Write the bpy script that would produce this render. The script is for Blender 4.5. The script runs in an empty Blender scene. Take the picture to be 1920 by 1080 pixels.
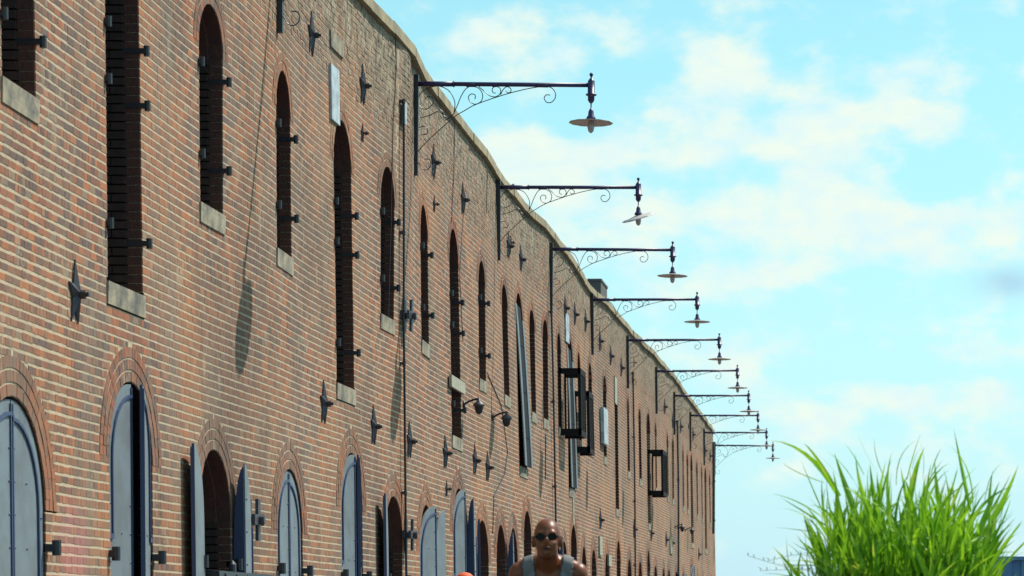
import bpy, bmesh, math, random
from mathutils import Vector, Matrix, Euler
from math import sin, cos, pi, sqrt, radians

random.seed(7)
scene = bpy.context.scene
COL = scene.collection

# ------------------------------------------------------------------ camera
F = 5300.0            # focal length in photo pixels (1920 wide)
VX, VY = 1625.0, 1165.0   # where the street's direction meets the photo
ZC = 1.15             # camera height
W0 = 5.9              # distance from the camera axis to the wall
cam_d = bpy.data.cameras.new('camera')
cam = bpy.data.objects.new('camera', cam_d)
COL.objects.link(cam)
cam.location = (0, 0, ZC)
cam.rotation_euler = (radians(90), 0, 0)
cam_d.sensor_width = 36.0
cam_d.lens = F / 1920 * 36
cam_d.shift_x = -(VX - 960) / 1920
cam_d.shift_y = (VY - 540) / 1920
cam_d.clip_start = 0.5
cam_d.clip_end = 6000
cam_d.dof.use_dof = True
cam_d.dof.focus_distance = 33
cam_d.dof.aperture_fstop = 6.5
scene.camera = cam

# ------------------------------------------------------------------ light
SUN = Vector((2.94, 2.0, 4.9)).normalized()      # towards the sun
sun_d = bpy.data.lights.new('sun', 'SUN')
sun_d.energy = 4.6
sun_d.angle = radians(0.5)
sun_d.color = (1.0, 0.93, 0.82)
sun = bpy.data.objects.new('sun', sun_d)
COL.objects.link(sun)
sun.rotation_euler = SUN.to_track_quat('Z', 'Y').to_euler()
elev = math.asin(SUN.z)
azim = math.atan2(SUN.x, SUN.y)

world = bpy.data.worlds.new("World")
scene.world = world
world.use_nodes = True
wt = world.node_tree
wt.nodes.clear()
def WN(t, **k):
    n = wt.nodes.new(t)
    for a, b in k.items():
        setattr(n, a, b)
    return n
wout = WN('ShaderNodeOutputWorld')
wbg = WN('ShaderNodeBackground')
wbg.inputs[1].default_value = 0.095
wt.links.new(wbg.outputs[0], wout.inputs[0])
sky = WN('ShaderNodeTexSky', sky_type='NISHITA')
sky.sun_disc = False
sky.sun_elevation = elev
sky.sun_rotation = azim
sky.air_density = 1.0
sky.dust_density = 0.6
def wmath(op, a, b=None, c=None, clamp=False):
    n = WN('ShaderNodeMath', operation=op)
    n.use_clamp = clamp
    for i, v in enumerate((a, b, c)):
        if v is None: continue
        if isinstance(v, (int, float)): n.inputs[i].default_value = v
        else: wt.links.new(v, n.inputs[i])
    return n.outputs[0]
def wmix(fac, a, b, blend='MIX'):
    n = WN('ShaderNodeMix', data_type='RGBA', blend_type=blend)
    if isinstance(fac, (int, float)): n.inputs[0].default_value = fac
    else: wt.links.new(fac, n.inputs[0])
    for i, v in ((6, a), (7, b)):
        if isinstance(v, tuple): n.inputs[i].default_value = (*v, 1)
        else: wt.links.new(v, n.inputs[i])
    return n.outputs[2]
tc = WN('ShaderNodeTexCoord')
sep = WN('ShaderNodeSeparateXYZ')
wt.links.new(tc.outputs['Generated'], sep.inputs[0])
az_n = wmath('ARCTAN2', sep.outputs[0], sep.outputs[1])     # heading
el_n = wmath('ARCSINE', sep.outputs[2])                      # height above horizon
# clouds: fractal noise over the whole sky, gathered into the banks seen in the photograph
nz = WN('ShaderNodeTexNoise'); nz.inputs['Scale'].default_value = 36
nz.inputs['Detail'].default_value = 7; nz.inputs['Roughness'].default_value = 0.56
mp = WN('ShaderNodeMapping'); mp.inputs['Scale'].default_value = (1, 1, 1.7)
wt.links.new(tc.outputs['Generated'], mp.inputs[0]); wt.links.new(mp.outputs[0], nz.inputs[0])
nz2 = WN('ShaderNodeTexNoise'); nz2.inputs['Scale'].default_value = 7
nz2.inputs['Detail'].default_value = 3
wt.links.new(mp.outputs[0], nz2.inputs[0])
CL = [(1000,80,150,60,.9),(900,60,60,40,.5),(960,300,130,60,1.0),(1080,330,90,50,.6),(1345,120,75,48,1.0),
      (1430,225,150,60,1.0),(1570,290,130,65,1.1),(1745,185,75,65,1.1),(1650,210,90,25,.5),(1240,290,110,34,.8),
      (1480,400,110,40,.9),(1760,440,140,60,1.0),(1600,430,120,50,.6),(1150,400,190,60,.7),(1250,480,230,70,.5),
      (1640,740,110,34,.7),(1530,790,60,30,.9),(1780,640,140,40,.4),(1440,800,80,30,.6),(1210,560,120,30,.4),
      (1420,900,70,40,.5),(1870,740,80,30,.6),(1830,860,60,60,.6),(1700,860,80,40,.5),(1910,310,30,30,.6),
      (1320,700,140,60,.35),(1550,560,120,60,.3)]
bias = None
for (px, py, rx, ry, a) in CL:
    ca = math.atan2(px - VX, F); ce = math.atan2(VY - py, math.hypot(px - VX, F))
    dx = wmath('MULTIPLY', wmath('SUBTRACT', az_n, ca), F / rx)
    dy = wmath('MULTIPLY', wmath('SUBTRACT', el_n, ce), F / ry)
    r2 = wmath('ADD', wmath('MULTIPLY', dx, dx), wmath('MULTIPLY', dy, dy))
    g = wmath('MULTIPLY', wmath('EXPONENT', wmath('MULTIPLY', wmath('MULTIPLY', r2, r2), -0.55)), a * .8)
    bias = g if bias is None else wmath('ADD', bias, g)
dens = wmath('ADD', wmath('MULTIPLY', bias, 0.50), wmath('MULTIPLY', wmath('SUBTRACT', nz.outputs[0], 0.5), 1.7))
dens = wmath('ADD', dens, wmath('MULTIPLY', wmath('SUBTRACT', nz2.outputs[0], 0.58), 0.45))
dens = wmath('ADD', dens, 0.07)
mr = WN('ShaderNodeMapRange', interpolation_type='SMOOTHSTEP')
mr.inputs['From Min'].default_value = 0.0; mr.inputs['From Max'].default_value = 0.52
wt.links.new(dens, mr.inputs['Value'])
nz3 = WN('ShaderNodeTexNoise'); nz3.inputs['Scale'].default_value = 48
nz3.inputs['Detail'].default_value = 6; nz3.inputs['Roughness'].default_value = .6
mp3 = WN('ShaderNodeMapping'); mp3.inputs['Scale'].default_value = (1, 1, 1.9); mp3.inputs['Location'].default_value = (3.1, 0, .004)
wt.links.new(tc.outputs['Generated'], mp3.inputs[0]); wt.links.new(mp3.outputs[0], nz3.inputs[0])
csr = WN('ShaderNodeMapRange'); csr.inputs['From Min'].default_value = .34; csr.inputs['From Max'].default_value = .60
wt.links.new(nz3.outputs[0], csr.inputs['Value']); cshade = csr.outputs[0]
# thin milky haze under and between the clouds, thicker near the horizon
hz = WN('ShaderNodeMapRange'); hz.inputs['From Min'].default_value = 0.0; hz.inputs['From Max'].default_value = 0.20
hz.inputs['To Min'].default_value = 0.92; hz.inputs['To Max'].default_value = 0.24
wt.links.new(el_n, hz.inputs['Value'])
skyc = wmix(1.0, sky.outputs[0], (.98, 1.62, 1.30), 'MULTIPLY')
skyc = wmix(hz.outputs[0], skyc, (4.5, 6.6, 8.0))
cloudc = wmix(cshade, (6.0, 7.7, 7.9), (7.3, 8.0, 7.1))
cfac = wmath('MULTIPLY', mr.outputs[0], 0.93)
ca = math.atan2(1895 - VX, F); ce = math.atan2(VY - 530, F)
gx = wmath('MULTIPLY', wmath('SUBTRACT', az_n, ca), F / 55); gy = wmath('MULTIPLY', wmath('SUBTRACT', el_n, ce), F / 26)
gg = wmath('EXPONENT', wmath('MULTIPLY', wmath('ADD', wmath('MULTIPLY', gx, gx), wmath('MULTIPLY', gy, gy)), -.8))
gg = wmath('MULTIPLY', wmath('MULTIPLY', gg, wmath('ADD', nz3.outputs[0], .45)), .75, clamp=True)
allc = wmix(gg, wmix(cfac, skyc, cloudc), (3.6, 5.6, 7.0))     # the grey-blue underside of one cloud
wt.links.new(allc, wbg.inputs[0])

scene.render.engine = 'CYCLES'
scene.view_settings.view_transform = 'Standard'
scene.view_settings.look = 'None'
scene.view_settings.exposure = 0.38
scene.view_settings.gamma = 1.0
scene.render.film_transparent = False

# ------------------------------------------------------------------ materials
def mat(name, color, rough=0.7, metal=0.0, spec=0.5, noise=None, bump=None, trans=None, coat=0):
    m = bpy.data.materials.new(name)
    m.use_nodes = True
    nt = m.node_tree
    b = nt.nodes['Principled BSDF']
    b.inputs['Base Color'].default_value = (*color, 1)
    b.inputs['Roughness'].default_value = rough
    b.inputs['Metallic'].default_value = metal
    b.inputs['Specular IOR Level'].default_value = spec
    if coat: b.inputs['Coat Weight'].default_value = coat
    if noise:
        col2, scale, amt = noise
        t = nt.nodes.new('ShaderNodeTexCoord')
        n = nt.nodes.new('ShaderNodeTexNoise')
        n.inputs['Scale'].default_value = scale; n.inputs['Detail'].default_value = 6
        n.inputs['Roughness'].default_value = 0.65
        nt.links.new(t.outputs['Object'], n.inputs[0])
        r = nt.nodes.new('ShaderNodeMapRange')
        r.inputs['From Min'].default_value = 0.38; r.inputs['From Max'].default_value = 0.66
        r.inputs['To Max'].default_value = amt
        nt.links.new(n.outputs[0], r.inputs['Value'])
        x = nt.nodes.new('ShaderNodeMix'); x.data_type = 'RGBA'
        x.inputs[6].default_value = (*color, 1); x.inputs[7].default_value = (*col2, 1)
        nt.links.new(r.outputs[0], x.inputs[0])
        nt.links.new(x.outputs[2], b.inputs['Base Color'])
    if bump:
        scale, st = bump
        t = nt.nodes.new('ShaderNodeTexCoord')
        n = nt.nodes.new('ShaderNodeTexNoise')
        n.inputs['Scale'].default_value = scale; n.inputs['Detail'].default_value = 5
        nt.links.new(t.outputs['Object'], n.inputs[0])
        u = nt.nodes.new('ShaderNodeBump'); u.inputs['Strength'].default_value = st
        u.inputs['Distance'].default_value = 0.01
        nt.links.new(n.outputs[0], u.inputs['Height'])
        nt.links.new(u.outputs[0], b.inputs['Normal'])
    return m

def weathered(name, is_brick):
    """brick or mortar: per-piece tone plus broad weathering laid out in world metres"""
    m = bpy.data.materials.new(name); m.use_nodes = True
    nt = m.node_tree; L = nt.links.new
    b = nt.nodes['Principled BSDF']; b.inputs['Roughness'].default_value = 0.9
    b.inputs['Specular IOR Level'].default_value = 0.25
    geo = nt.nodes.new('ShaderNodeNewGeometry')
    def noise(scale, detail=4, vec=None, sc=(1, 1, 1), rough=0.6):
        mp = nt.nodes.new('ShaderNodeMapping'); mp.inputs['Scale'].default_value = sc
        L(vec or geo.outputs['Position'], mp.inputs[0])
        n = nt.nodes.new('ShaderNodeTexNoise'); n.inputs['Scale'].default_value = scale
        n.inputs['Detail'].default_value = detail; n.inputs['Roughness'].default_value = rough
        L(mp.outputs[0], n.inputs[0]); return n.outputs[0]
    def rng(v, a, b_, lo=0., hi=1.):
        r = nt.nodes.new('ShaderNodeMapRange'); L(v, r.inputs['Value'])
        r.inputs['From Min'].default_value = a; r.inputs['From Max'].default_value = b_
        r.inputs['To Min'].default_value = lo; r.inputs['To Max'].default_value = hi
        return r.outputs[0]
    def mix(f, a, c, blend='MIX'):
        x = nt.nodes.new('ShaderNodeMix'); x.data_type = 'RGBA'; x.blend_type = blend
        if isinstance(f, (int, float)): x.inputs[0].default_value = f
        else: L(f, x.inputs[0])
        for i, v in ((6, a), (7, c)):
            if isinstance(v, tuple): x.inputs[i].default_value = (*v, 1)
            else: L(v, x.inputs[i])
        return x.outputs[2]
    def mul(a, c, op='MULTIPLY'):
        x = nt.nodes.new('ShaderNodeMath'); x.operation = op; x.use_clamp = True
        for i, v in enumerate((a, c)):
            if isinstance(v, (int, float)): x.inputs[i].default_value = v
            else: L(v, x.inputs[i])
        return x.outputs[0]
    if is_brick:
        at = nt.nodes.new('ShaderNodeAttribute'); at.attribute_name = 'tone'
        cr = nt.nodes.new('ShaderNodeValToRGB'); L(at.outputs['Fac'], cr.inputs[0])
        stops = [(0.0, (.100, .072, .076)), (.14, (.135, .090, .085)), (.28, (.165, .092, .072)), (.42, (.235, .098, .062)),
                 (.60, (.30, .108, .062)), (.76, (.37, .130, .064)), (.90, (.46, .160, .064)), (.96, (.26, .19, .135)), (1., (.30, .21, .145))]
        e = cr.color_ramp.elements
        e[0].position, e[0].color = stops[0][0], (*stops[0][1], 1)
        e[1].position, e[1].color = stops[-1][0], (*stops[-1][1], 1)
        for p, c in stops[1:-1]:
            k = e.new(p); k.color = (*c, 1)
        col = cr.outputs[0]
        col = mix(rng(noise(34, 5), .35, .75, 0, .45), col, (.28, .20, .145))       # rubbed, dusty faces
        col = mix(rng(noise(.33, 3), .44, .62, 0, .55), col, (.42, .20, .095))      # runs of orange brick
        col = mix(rng(noise(.8, 4, sc=(1, 1.6, .6)), .48, .66, 0, .65), col, (.22, .175, .14))  # grey weathering
    else:
        col = mix(rng(noise(9, 5), .3, .7, 0, .8), (.58, .475, .335), (.42, .345, .24))
        col = mix(rng(noise(.8, 4, sc=(1, 1.6, .6)), .48, .66, 0, .45), col, (.42, .37, .27))
    blot = mul(rng(noise(.42, 6, sc=(1, 1.3, .8), rough=.72), .50, .60), .62)
    col = mix(blot, col, (.135, .098, .078) if is_brick else (.34, .285, .205))            # dull sooty patches
    pale = mul(rng(noise(1.7, 6, sc=(1, 1.8, .9), rough=.75), .585, .64), .55)
    col = mix(pale, col, (.40, .33, .235))                                                  # smeared lime and old repointing
    # lime and soot near the parapet, with drips running down
    sx = nt.nodes.new('ShaderNodeSeparateXYZ'); L(geo.outputs['Position'], sx.inputs[0])
    hgt = rng(sx.outputs[2], 6.9, 8.1)
    drip = noise(1.0, 5, sc=(1, 2.6, .35))
    f = mul(mul(hgt, rng(drip, .30, .52)), .9)
    col = mix(f, col, mix(rng(noise(7, 6, rough=.75), .42, .60), (.13, .115, .085), (.44, .385, .28)))
    streak = rng(noise(1.0, 4, sc=(1, 5.5, .25)), .55, .70, 0, .6)
    col = mix(streak, col, (.20, .165, .135) if is_brick else (.40, .35, .27))
    # an old patch of pink paint low on the first pier
    vd = nt.nodes.new('ShaderNodeVectorMath'); vd.operation = 'DISTANCE'
    L(geo.outputs['Position'], vd.inputs[0]); vd.inputs[1].default_value = (-5.9, 21.1, 1.62)
    col = mix(mul(rng(vd.outputs['Value'], .55, .15), rng(noise(3, 3), .3, .6, 0, .8)), col, (.42, .16, .17) if is_brick else (.6, .36, .32))
    col = mix(1.0, col, (.88, .845, .83), 'MULTIPLY')
    L(col, b.inputs['Base Color'])
    u = nt.nodes.new('ShaderNodeBump'); u.inputs['Strength'].default_value = .55; u.inputs['Distance'].default_value = .006
    L(noise(60, 5), u.inputs['Height']); L(u.outputs[0], b.inputs['Normal'])
    return m

M_BRICK = weathered('weathered_brick', True)
M_MORTAR = weathered('lime_mortar', False)
M_REVEAL = mat('black_shadow_painted_reveal_brick', (.045, .022, .018), .85, noise=((.015, .010, .010), 9, .8), bump=(40, .5))  # deep reveals: the shade of the recess is put into this near-black colour
M_JAMB = mat('dark_red_shadow_painted_jamb', (.085, .028, .020), .85, noise=((.035, .018, .016), 11, .8), bump=(40, .5))  # outer jambs and arch soffits: brick red darkened to carry their shade
M_GUARD = mat('matt_black_guard', (.010, .010, .012), .8, spec=.2)
M_STONE = mat('sill_stone', (.33, .28, .19), .9, noise=((.085, .085, .078), 4.2, 1.0), bump=(30, .5))
M_COPING = mat('coping_stone', (.34, .275, .165), .9, noise=((.17, .145, .10), 3, .9), bump=(25, .5))
M_IRON = mat('black_iron', (.012, .013, .02), .45, spec=.5, noise=((.03, .028, .03), 20, .6))
M_STAR = mat('painted_anchor_iron', (.03, .035, .055), .5, noise=((.09, .07, .06), 15, .6))
M_LAMP = mat('navy_lamp_paint', (.018, .010, .085), .4, spec=.5, noise=((.02, .02, .03), 18, .5))
M_SHADE = mat('shade_enamel', (.55, .50, .48), .45, noise=((.30, .22, .20), 9, .5))
M_BULB = mat('bulb_glass', (.42, .40, .42), .15)
M_STEEL = mat('grey_shutter_paint', (.155, .19, .215), .6, spec=.35, noise=((.115, .125, .135), 2.6, .9), bump=(5, .3))
M_BAND = mat('blue_black_shutter_band', (.03, .045, .11), .5)
M_WOOD = mat('dark_window_wood', (.05, .04, .035), .8, noise=((.02, .016, .014), 12, .7))
M_PALE = mat('flaking_pale_paint', (.42, .50, .54), .7, noise=((.20, .22, .24), 6, .9))
M_GLASS = mat('dusty_dark_glass', (.012, .016, .022), .12, spec=.6)
M_SKIN = mat('brown_skin', (.165, .040, .009), .40, spec=.40, noise=((.10, .030, .012), 12, .6))
M_SKIN2 = mat('tanned_skin', (.30, .16, .10), .5)
M_LIPS = mat('dark_lips', (.06, .014, .012), .5)
M_VEST = mat('grey_jersey', (.15, .155, .16), .9, noise=((.15, .165, .18), 30, .5))
M_SHORT = mat('dark_shorts_cloth', (.03, .035, .05), .9)
M_TRIM = mat('pale_vest_trim', (.34, .38, .40), .9)
M_SHOE = mat('shoe_leather', (.04, .04, .04), .6)
M_LENS = mat('sunglass_lens', (.003, .003, .004), .35, spec=.15)
M_CAP = mat('orange_cap_cloth', (.75, .10, .02), .7)
M_ASPH = mat('asphalt', (.05, .05, .05), .95, noise=((.09, .088, .083), 8, .8), bump=(60, .5))
M_PAVE = mat('pavement_concrete', (.20, .19, .175), .9, noise=((.13, .125, .115), 2, .7), bump=(40, .4))
M_SOIL = mat('soil', (.07, .05, .035), .95, bump=(20, .8))
M_ROOF = mat('roof_felt', (.08, .08, .08), .9)
M_BLUE = mat('blue_container_paint', (.10, .24, .42), .6, noise=((.06, .14, .30), 1.2, .9))
M_PLATE = mat('faded_sign_face', (.34, .33, .25), .8, noise=((.22, .22, .17), 8, .7))

def leaf_mat(name, c1, c2, dry):
    m = bpy.data.materials.new(name); m.use_nodes = True
    nt = m.node_tree; L = nt.links.new; nt.nodes.clear()
    o = nt.nodes.new('ShaderNodeOutputMaterial')
    d = nt.nodes.new('ShaderNodeBsdfPrincipled'); t = nt.nodes.new('ShaderNodeBsdfTranslucent')
    mx = nt.nodes.new('ShaderNodeMixShader'); mx.inputs[0].default_value = .42
    d.inputs['Roughness'].default_value = .5; d.inputs['Specular IOR Level'].default_value = .4
    g = nt.nodes.new('ShaderNodeNewGeometry')
    n = nt.nodes.new('ShaderNodeTexNoise'); n.inputs['Scale'].default_value = 7; n.inputs['Detail'].default_value = 3
    L(g.outputs['Position'], n.inputs[0])
    cr = nt.nodes.new('ShaderNodeValToRGB'); e = cr.color_ramp.elements
    e[0].position = .32; e[0].color = (*c1, 1); e[1].position = .62; e[1].color = (*c2, 1)
    k = e.new(.76); k.color = (*dry, 1)
    L(n.outputs[0], cr.inputs[0]); L(cr.outputs[0], d.inputs['Base Color']); L(cr.outputs[0], t.inputs['Color'])
    L(d.outputs[0], mx.inputs[1]); L(t.outputs[0], mx.inputs[2]); L(mx.outputs[0], o.inputs[0])
    return m
M_LEAF = leaf_mat('reed_leaf', (.10, .30, .010), (.32, .56, .025), (.50, .50, .09))
M_STALK = leaf_mat('reed_stalk', (.10, .20, .03), (.20, .28, .06), (.3, .25, .1))

# ------------------------------------------------------------------ helpers
class MB:
    def __init__(s): s.v = []; s.f = []; s.t = []; s.m = []
    def face(s, pts, tone=.5, mi=0):
        k = len(s.v); s.v.extend(pts); s.f.append(tuple(range(k, k + len(pts)))); s.t.append(tone); s.m.append(mi)
    def hexa(s, p, tone=.5, mi=0, skip=()):
        """p: 8 points, bottom ring 0-3 then top ring 4-7"""
        k = len(s.v); s.v.extend(p)
        for i, q in enumerate(((0, 3, 2, 1), (4, 5, 6, 7), (0, 1, 5, 4), (1, 2, 6, 5), (2, 3, 7, 6), (3, 0, 4, 7))):
            if i in skip: continue
            s.f.append(tuple(k + j for j in q)); s.t.append(tone); s.m.append(mi)
    def box(s, a, b, mi=0):
        x0, y0, z0 = a; x1, y1, z1 = b
        s.hexa([(x0, y0, z0), (x1, y0, z0), (x1, y1, z0), (x0, y1, z0), (x0, y0, z1), (x1, y0, z1), (x1, y1, z1), (x0, y1, z1)], mi=mi)
    def tube(s, path, r, n=8, mi=0, cap=True):
        path = [Vector(p) for p in path]
        rs = r if isinstance(r, (list, tuple)) else [r] * len(path)
        k0 = len(s.v); up = None
        for i, p in enumerate(path):
            d = (path[min(i + 1, len(path) - 1)] - path[max(i - 1, 0)]).normalized()
            if up is None:
                up = Vector((0, 0, 1)) if abs(d.z) < .9 else Vector((1, 0, 0))
            a = (up - d * up.dot(d)).normalized(); c = d.cross(a); up = a
            for j in range(n):
                t = 2 * pi * j / n
                s.v.append(tuple(p + (a * cos(t) + c * sin(t)) * rs[i]))
        for i in range(len(path) - 1):
            for j in range(n):
                a0 = k0 + i * n + j; a1 = k0 + i * n + (j + 1) % n
                s.f.append((a0, a1, a1 + n, a0 + n)); s.t.append(.5); s.m.append(mi)
        if cap:
            s.f.append(tuple(k0 + j for j in reversed(range(n)))); s.t.append(.5); s.m.append(mi)
            e = k0 + (len(path) - 1) * n
            s.f.append(tuple(e + j for j in range(n))); s.t.append(.5); s.m.append(mi)
    def lathe(s, c, prof, n=20, mi=0, wob=None):
        k0 = len(s.v); cx, cy, cz = c
        for (r, z) in prof:
            for j in range(n):
                t = 2 * pi * j / n
                rr = r * (wob(t) if wob else 1)
                s.v.append((cx + rr * cos(t), cy + rr * sin(t), cz + z))
        for i in range(len(prof) - 1):
            for j in range(n):
                a0 = k0 + i * n + j; a1 = k0 + i * n + (j + 1) % n
                s.f.append((a0, a1, a1 + n, a0 + n)); s.t.append(.5); s.m.append(mi)
    def build(s, name, mats, parent=None, smooth=False, tone=False):
        me = bpy.data.meshes.new(name)
        me.from_pydata([tuple(v) for v in s.v], [], s.f)
        if not isinstance(mats, (list, tuple)): mats = [mats]
        for m in mats: me.materials.append(m)
        if len(mats) > 1: me.polygons.foreach_set('material_index', s.m)
        if smooth: me.polygons.foreach_set('use_smooth', [True] * len(me.polygons))
        if tone:
            at = me.attributes.new('tone', 'FLOAT', 'FACE'); at.data.foreach_set('value', s.t)
        me.update()
        o = bpy.data.objects.new(name, me); COL.objects.link(o)
        if parent: o.parent = parent
        return o
def tag(o, label=None, cat=None, group=None, kind=None):
    if label: o['label'] = label
    if cat: o['category'] = cat
    if group: o['group'] = group
    if kind: o['kind'] = kind
    return o
def empty(name, loc=(0, 0, 0), parent=None):
    o = bpy.data.objects.new(name, None); COL.objects.link(o); o.location = loc; o.empty_display_size = .3
    if parent: o.parent = parent
    return o
CHILDREN = {}
def copy_tree(o, parent=None):
    c = o.copy(); COL.objects.link(c)
    if parent is not None: c.parent = parent
    for ch in [q for q in bpy.data.objects if q.parent == o]:
        copy_tree(ch, c)
    return c
def smooth_path(pts, n=6):
    """Catmull-Rom through pts"""
    P = [Vector(p) for p in pts]; out = []
    for i in range(len(P) - 1):
        p0 = P[max(i - 1, 0)]; p1 = P[i]; p2 = P[i + 1]; p3 = P[min(i + 2, len(P) - 1)]
        for k in range(n):
            t = k / n
            out.append(.5 * ((2 * p1) + (-p0 + p2) * t + (2 * p0 - 5 * p1 + 4 * p2 - p3) * t * t + (-p0 + 3 * p1 - 3 * p2 + p3) * t ** 3))
    out.append(P[-1]); return out

# ------------------------------------------------------------------ the wall's own surface
# slightly leaning back and bellied, as an old warehouse wall is
BELLY = [(0, 0), (24, .0), (28, -.06), (30.5, .02), (33.7, -.05), (35.3, -.09), (36.0, -.145), (37.0, -.06), (38.4, .02), (44, .01), (46.9, .085), (49.1, .10),
         (53.4, .0), (58.4, .03), (60.5, .06), (66, -.02), (74, .03), (84, -.03), (96, .02), (200, 0)]
def belly(y):
    for (a, u), (b, v) in zip(BELLY, BELLY[1:]):
        if a <= y <= b:
            t = (y - a) / (b - a); t = t * t * (3 - 2 * t)
            return u + (v - u) * t
    return 0.
def wall_off(y, z):
    k = min(1, max(0, (z - 1.5) / 7.0))
    return wall_off0(y, z) + belly(y) * k ** 1.3
def wall_off0(y, z):
    w = W0 + .013 * (z - ZC)
    w += .014 * sin(y * .62 + .4) * (0.5 + .5 * sin(z * .45 + y * .13))
    w += .010 * sin(y * .27 + 1.9) + .008 * sin(y * 1.45 + z * .5)
    return w
def P(y, z, out=0.0):
    return (-wall_off(y, z) + out, y, z)
def wp(px, py, out=0.0):
    """the wall point that a spot of the photograph shows -> (y, z)"""
    y = 40.; z = 4.
    for _ in range(14):
        y = F * (wall_off(y, z) - out) / (VX - px)
        z = ZC + (VY - py) * y / F
    return y, z
def frange(a, b, step):
    n = max(1, int(math.ceil((b - a) / step)))
    return [a + (b - a) * i / n for i in range(n + 1)]

Y_START, Y_END = 14.0, wp(1338.5, 900)[0]
WALL_T = .45

# ------------------------------------------------------------------ ground
g = MB(); g.face([(-400, -60, 0), (600, -60, 0), (600, 2500, 0), (-400, 2500, 0)])
tag(g.build('ground', M_ASPH), kind='structure')
g = MB(); g.hexa([(-W0 + .1, -20, .004), (-4.0, -20, .004), (-4.0, 130, .004), (-W0 + .1, 130, .004),
                  (-W0 + .1, -20, .13), (-4.0, -20, .13), (-4.0, 130, .13), (-W0 + .1, 130, .13)], skip=(0,))
pave = tag(g.build('pavement', M_PAVE), kind='structure')
g = MB()
for i in range(75):
    y0 = -20 + i * 2.0
    g.box((-3.99, y0, .004), (-3.84, y0 + 1.985, .134))
tag(g.build('kerb', M_PAVE), kind='structure')
g = MB(); g.lathe((.18, 14.2, 0), [(1.0, .004), (.9, .05), (.5, .09), (.01, .1)], 24)
tag(g.build('planting_bed', M_SOIL, smooth=True), kind='structure')

# ------------------------------------------------------------------ warehouse
house = empty('brick_warehouse', (-W0, 40, 0))
tag(house, 'long red brick warehouse with arched openings, iron star anchors and a stone coping', 'building')
HI = Matrix.Translation((W0, -40, 0))
def hpart(o, parent=house):
    o.parent = parent
    if parent is house:
        o.matrix_parent_inverse = HI
    return o

# openings --------------------------------------------------------
class Op: pass
OPS = []
UT, UWB, UDB = 5.60 + ZC, 3.76 + ZC, 2.68 + ZC
def op(px_, py, hw, zb, zt, ring, kind, **k):
    o = Op(); o.y = wp(px_, py)[0]; o.hw = hw; o.zb = zb; o.zt = zt; o.ring = ring; o.kind = kind
    o.zs = zt - hw; o.__dict__.update(k); OPS.append(o); return o
# upper storey: (photo x, photo y at mid height, door?)
UP = [(31, -150, 0), (233, 250, 1), (396, 200, 0), (532, 300, 0), (645, 480, 1), (727, 455, 0), (795, 510, 0),
      (853, 600, 1), (904, 600, 0), (948, 650, 0), (977, 700, 1), (999, 690, 0), (1023, 705, 0), (1049, 720, 0),
      (1070, 760, 1), (1087, 760, 0), (1108, 800, 0), (1134, 775, 0), (1156, 820, 1), (1178, 800, 0), (1200, 825, 0),
      (1216, 860, 1), (1230, 850, 0), (1252, 880, 0), (1262, 880, 0), (1281, 890, 0), (1289, 900, 0), (1297, 910, 1),
      (1307, 910, 0), (1316, 920, 0), (1323, 940, 1), (1331, 935, 0)]
for i, (px, py, d) in enumerate(UP):
    op(px, py, .52 if d else (.42 if px < 880 else .36), UDB if d else UWB, UT + (.09 if d else 0), 2, 'door' if d else 'window', idx=i, upper=True, px=px)
for yy in (16.2,):
    o = Op(); o.y = yy; o.hw = .42; o.zb = UWB; o.zt = UT; o.ring = 2; o.kind = 'window'; o.zs = UT - .42; o.idx = 90; o.upper = True; o.px = -300; OPS.append(o)
# ground floor: (photo x, y, door-height arch?, near leaf angle, far leaf angle) ; None = no leaf
LO = [(27, 950, 0, 0, 0), (247, 950, 1, 2, 10), (404, 1000, 0, 174, -1), (545, 1000, 0, 0, 0), (661, 1000, 1, 5, 9),
      (738, 1010, 0, 173, None), (800, 1020, 0, 14, 176), (862, 1020, 1, 10, -1), (905, 1030, 0, 172, None),
      (940, 1040, 0, None, -1), (963, 1040, 0, None, None), (990, 1040, 1, None, None), (1012, 1040, 0, 6, None), (1036, 1040, 0, None, -1),
      (1058, 1040, 0, 174, None), (1076, 1040, 1, None, None), (1095, 1040, 0, None, None), (1113, 1040, 0, None, None), (1132, 1050, 0, 172, None),
      (1138, 1050, 0, None, None), (1160, 1050, 1, None, None), (1180, 1050, 0, None, None), (1200, 1050, 0, None, None),
      (1216, 1050, 1, None, None), (1229, 1055, 0, None, None), (1244, 1055, 0, None, None), (1254, 1055, 0, None, None),
      (1268, 1060, 0, None, 10), (1281, 1060, 0, 14, None), (1297, 1060, 1, 12, None), (1308, 1060, 0, None, None), (1318, 1060, 0, None, None), (1332, 1060, 0, None, None)]
for i, (px, py, d, a, b) in enumerate(LO):
    if px in (1132, 1138): 
        if px == 1132: continue
    op(px, py, (.76 if px == 27 else .64) if px < 930 else .55, .12 if d else .85, (1.93 if d else 1.56) + ZC, 3, 'gate' if d else 'arch', idx=i, upper=False, px=px, aa=a, ab=b)
o = Op(); o.y = 16.0; o.hw = .64; o.zb = .85; o.zt = 1.56 + ZC; o.ring = 3; o.kind = 'arch'; o.zs = o.zt - .64; o.idx = 91; o.upper = False; o.px = -400; o.aa = 0; o.ab = 0; OPS.append(o)
for i in range(len(OPS)):          # keep neighbours on one floor apart
    for j in range(len(OPS)):
        a, b = OPS[i], OPS[j]
        if a.upper == b.upper and a is not b and abs(a.y - b.y) < a.hw + b.hw + .35:
            if a.px > 930: a.hw = min(a.hw, max(.26, (abs(a.y - b.y) - .35) / 2))
            a.zs = a.zt - a.hw
RT = .098      # one ring of arch bricks
SILL = .19
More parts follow.
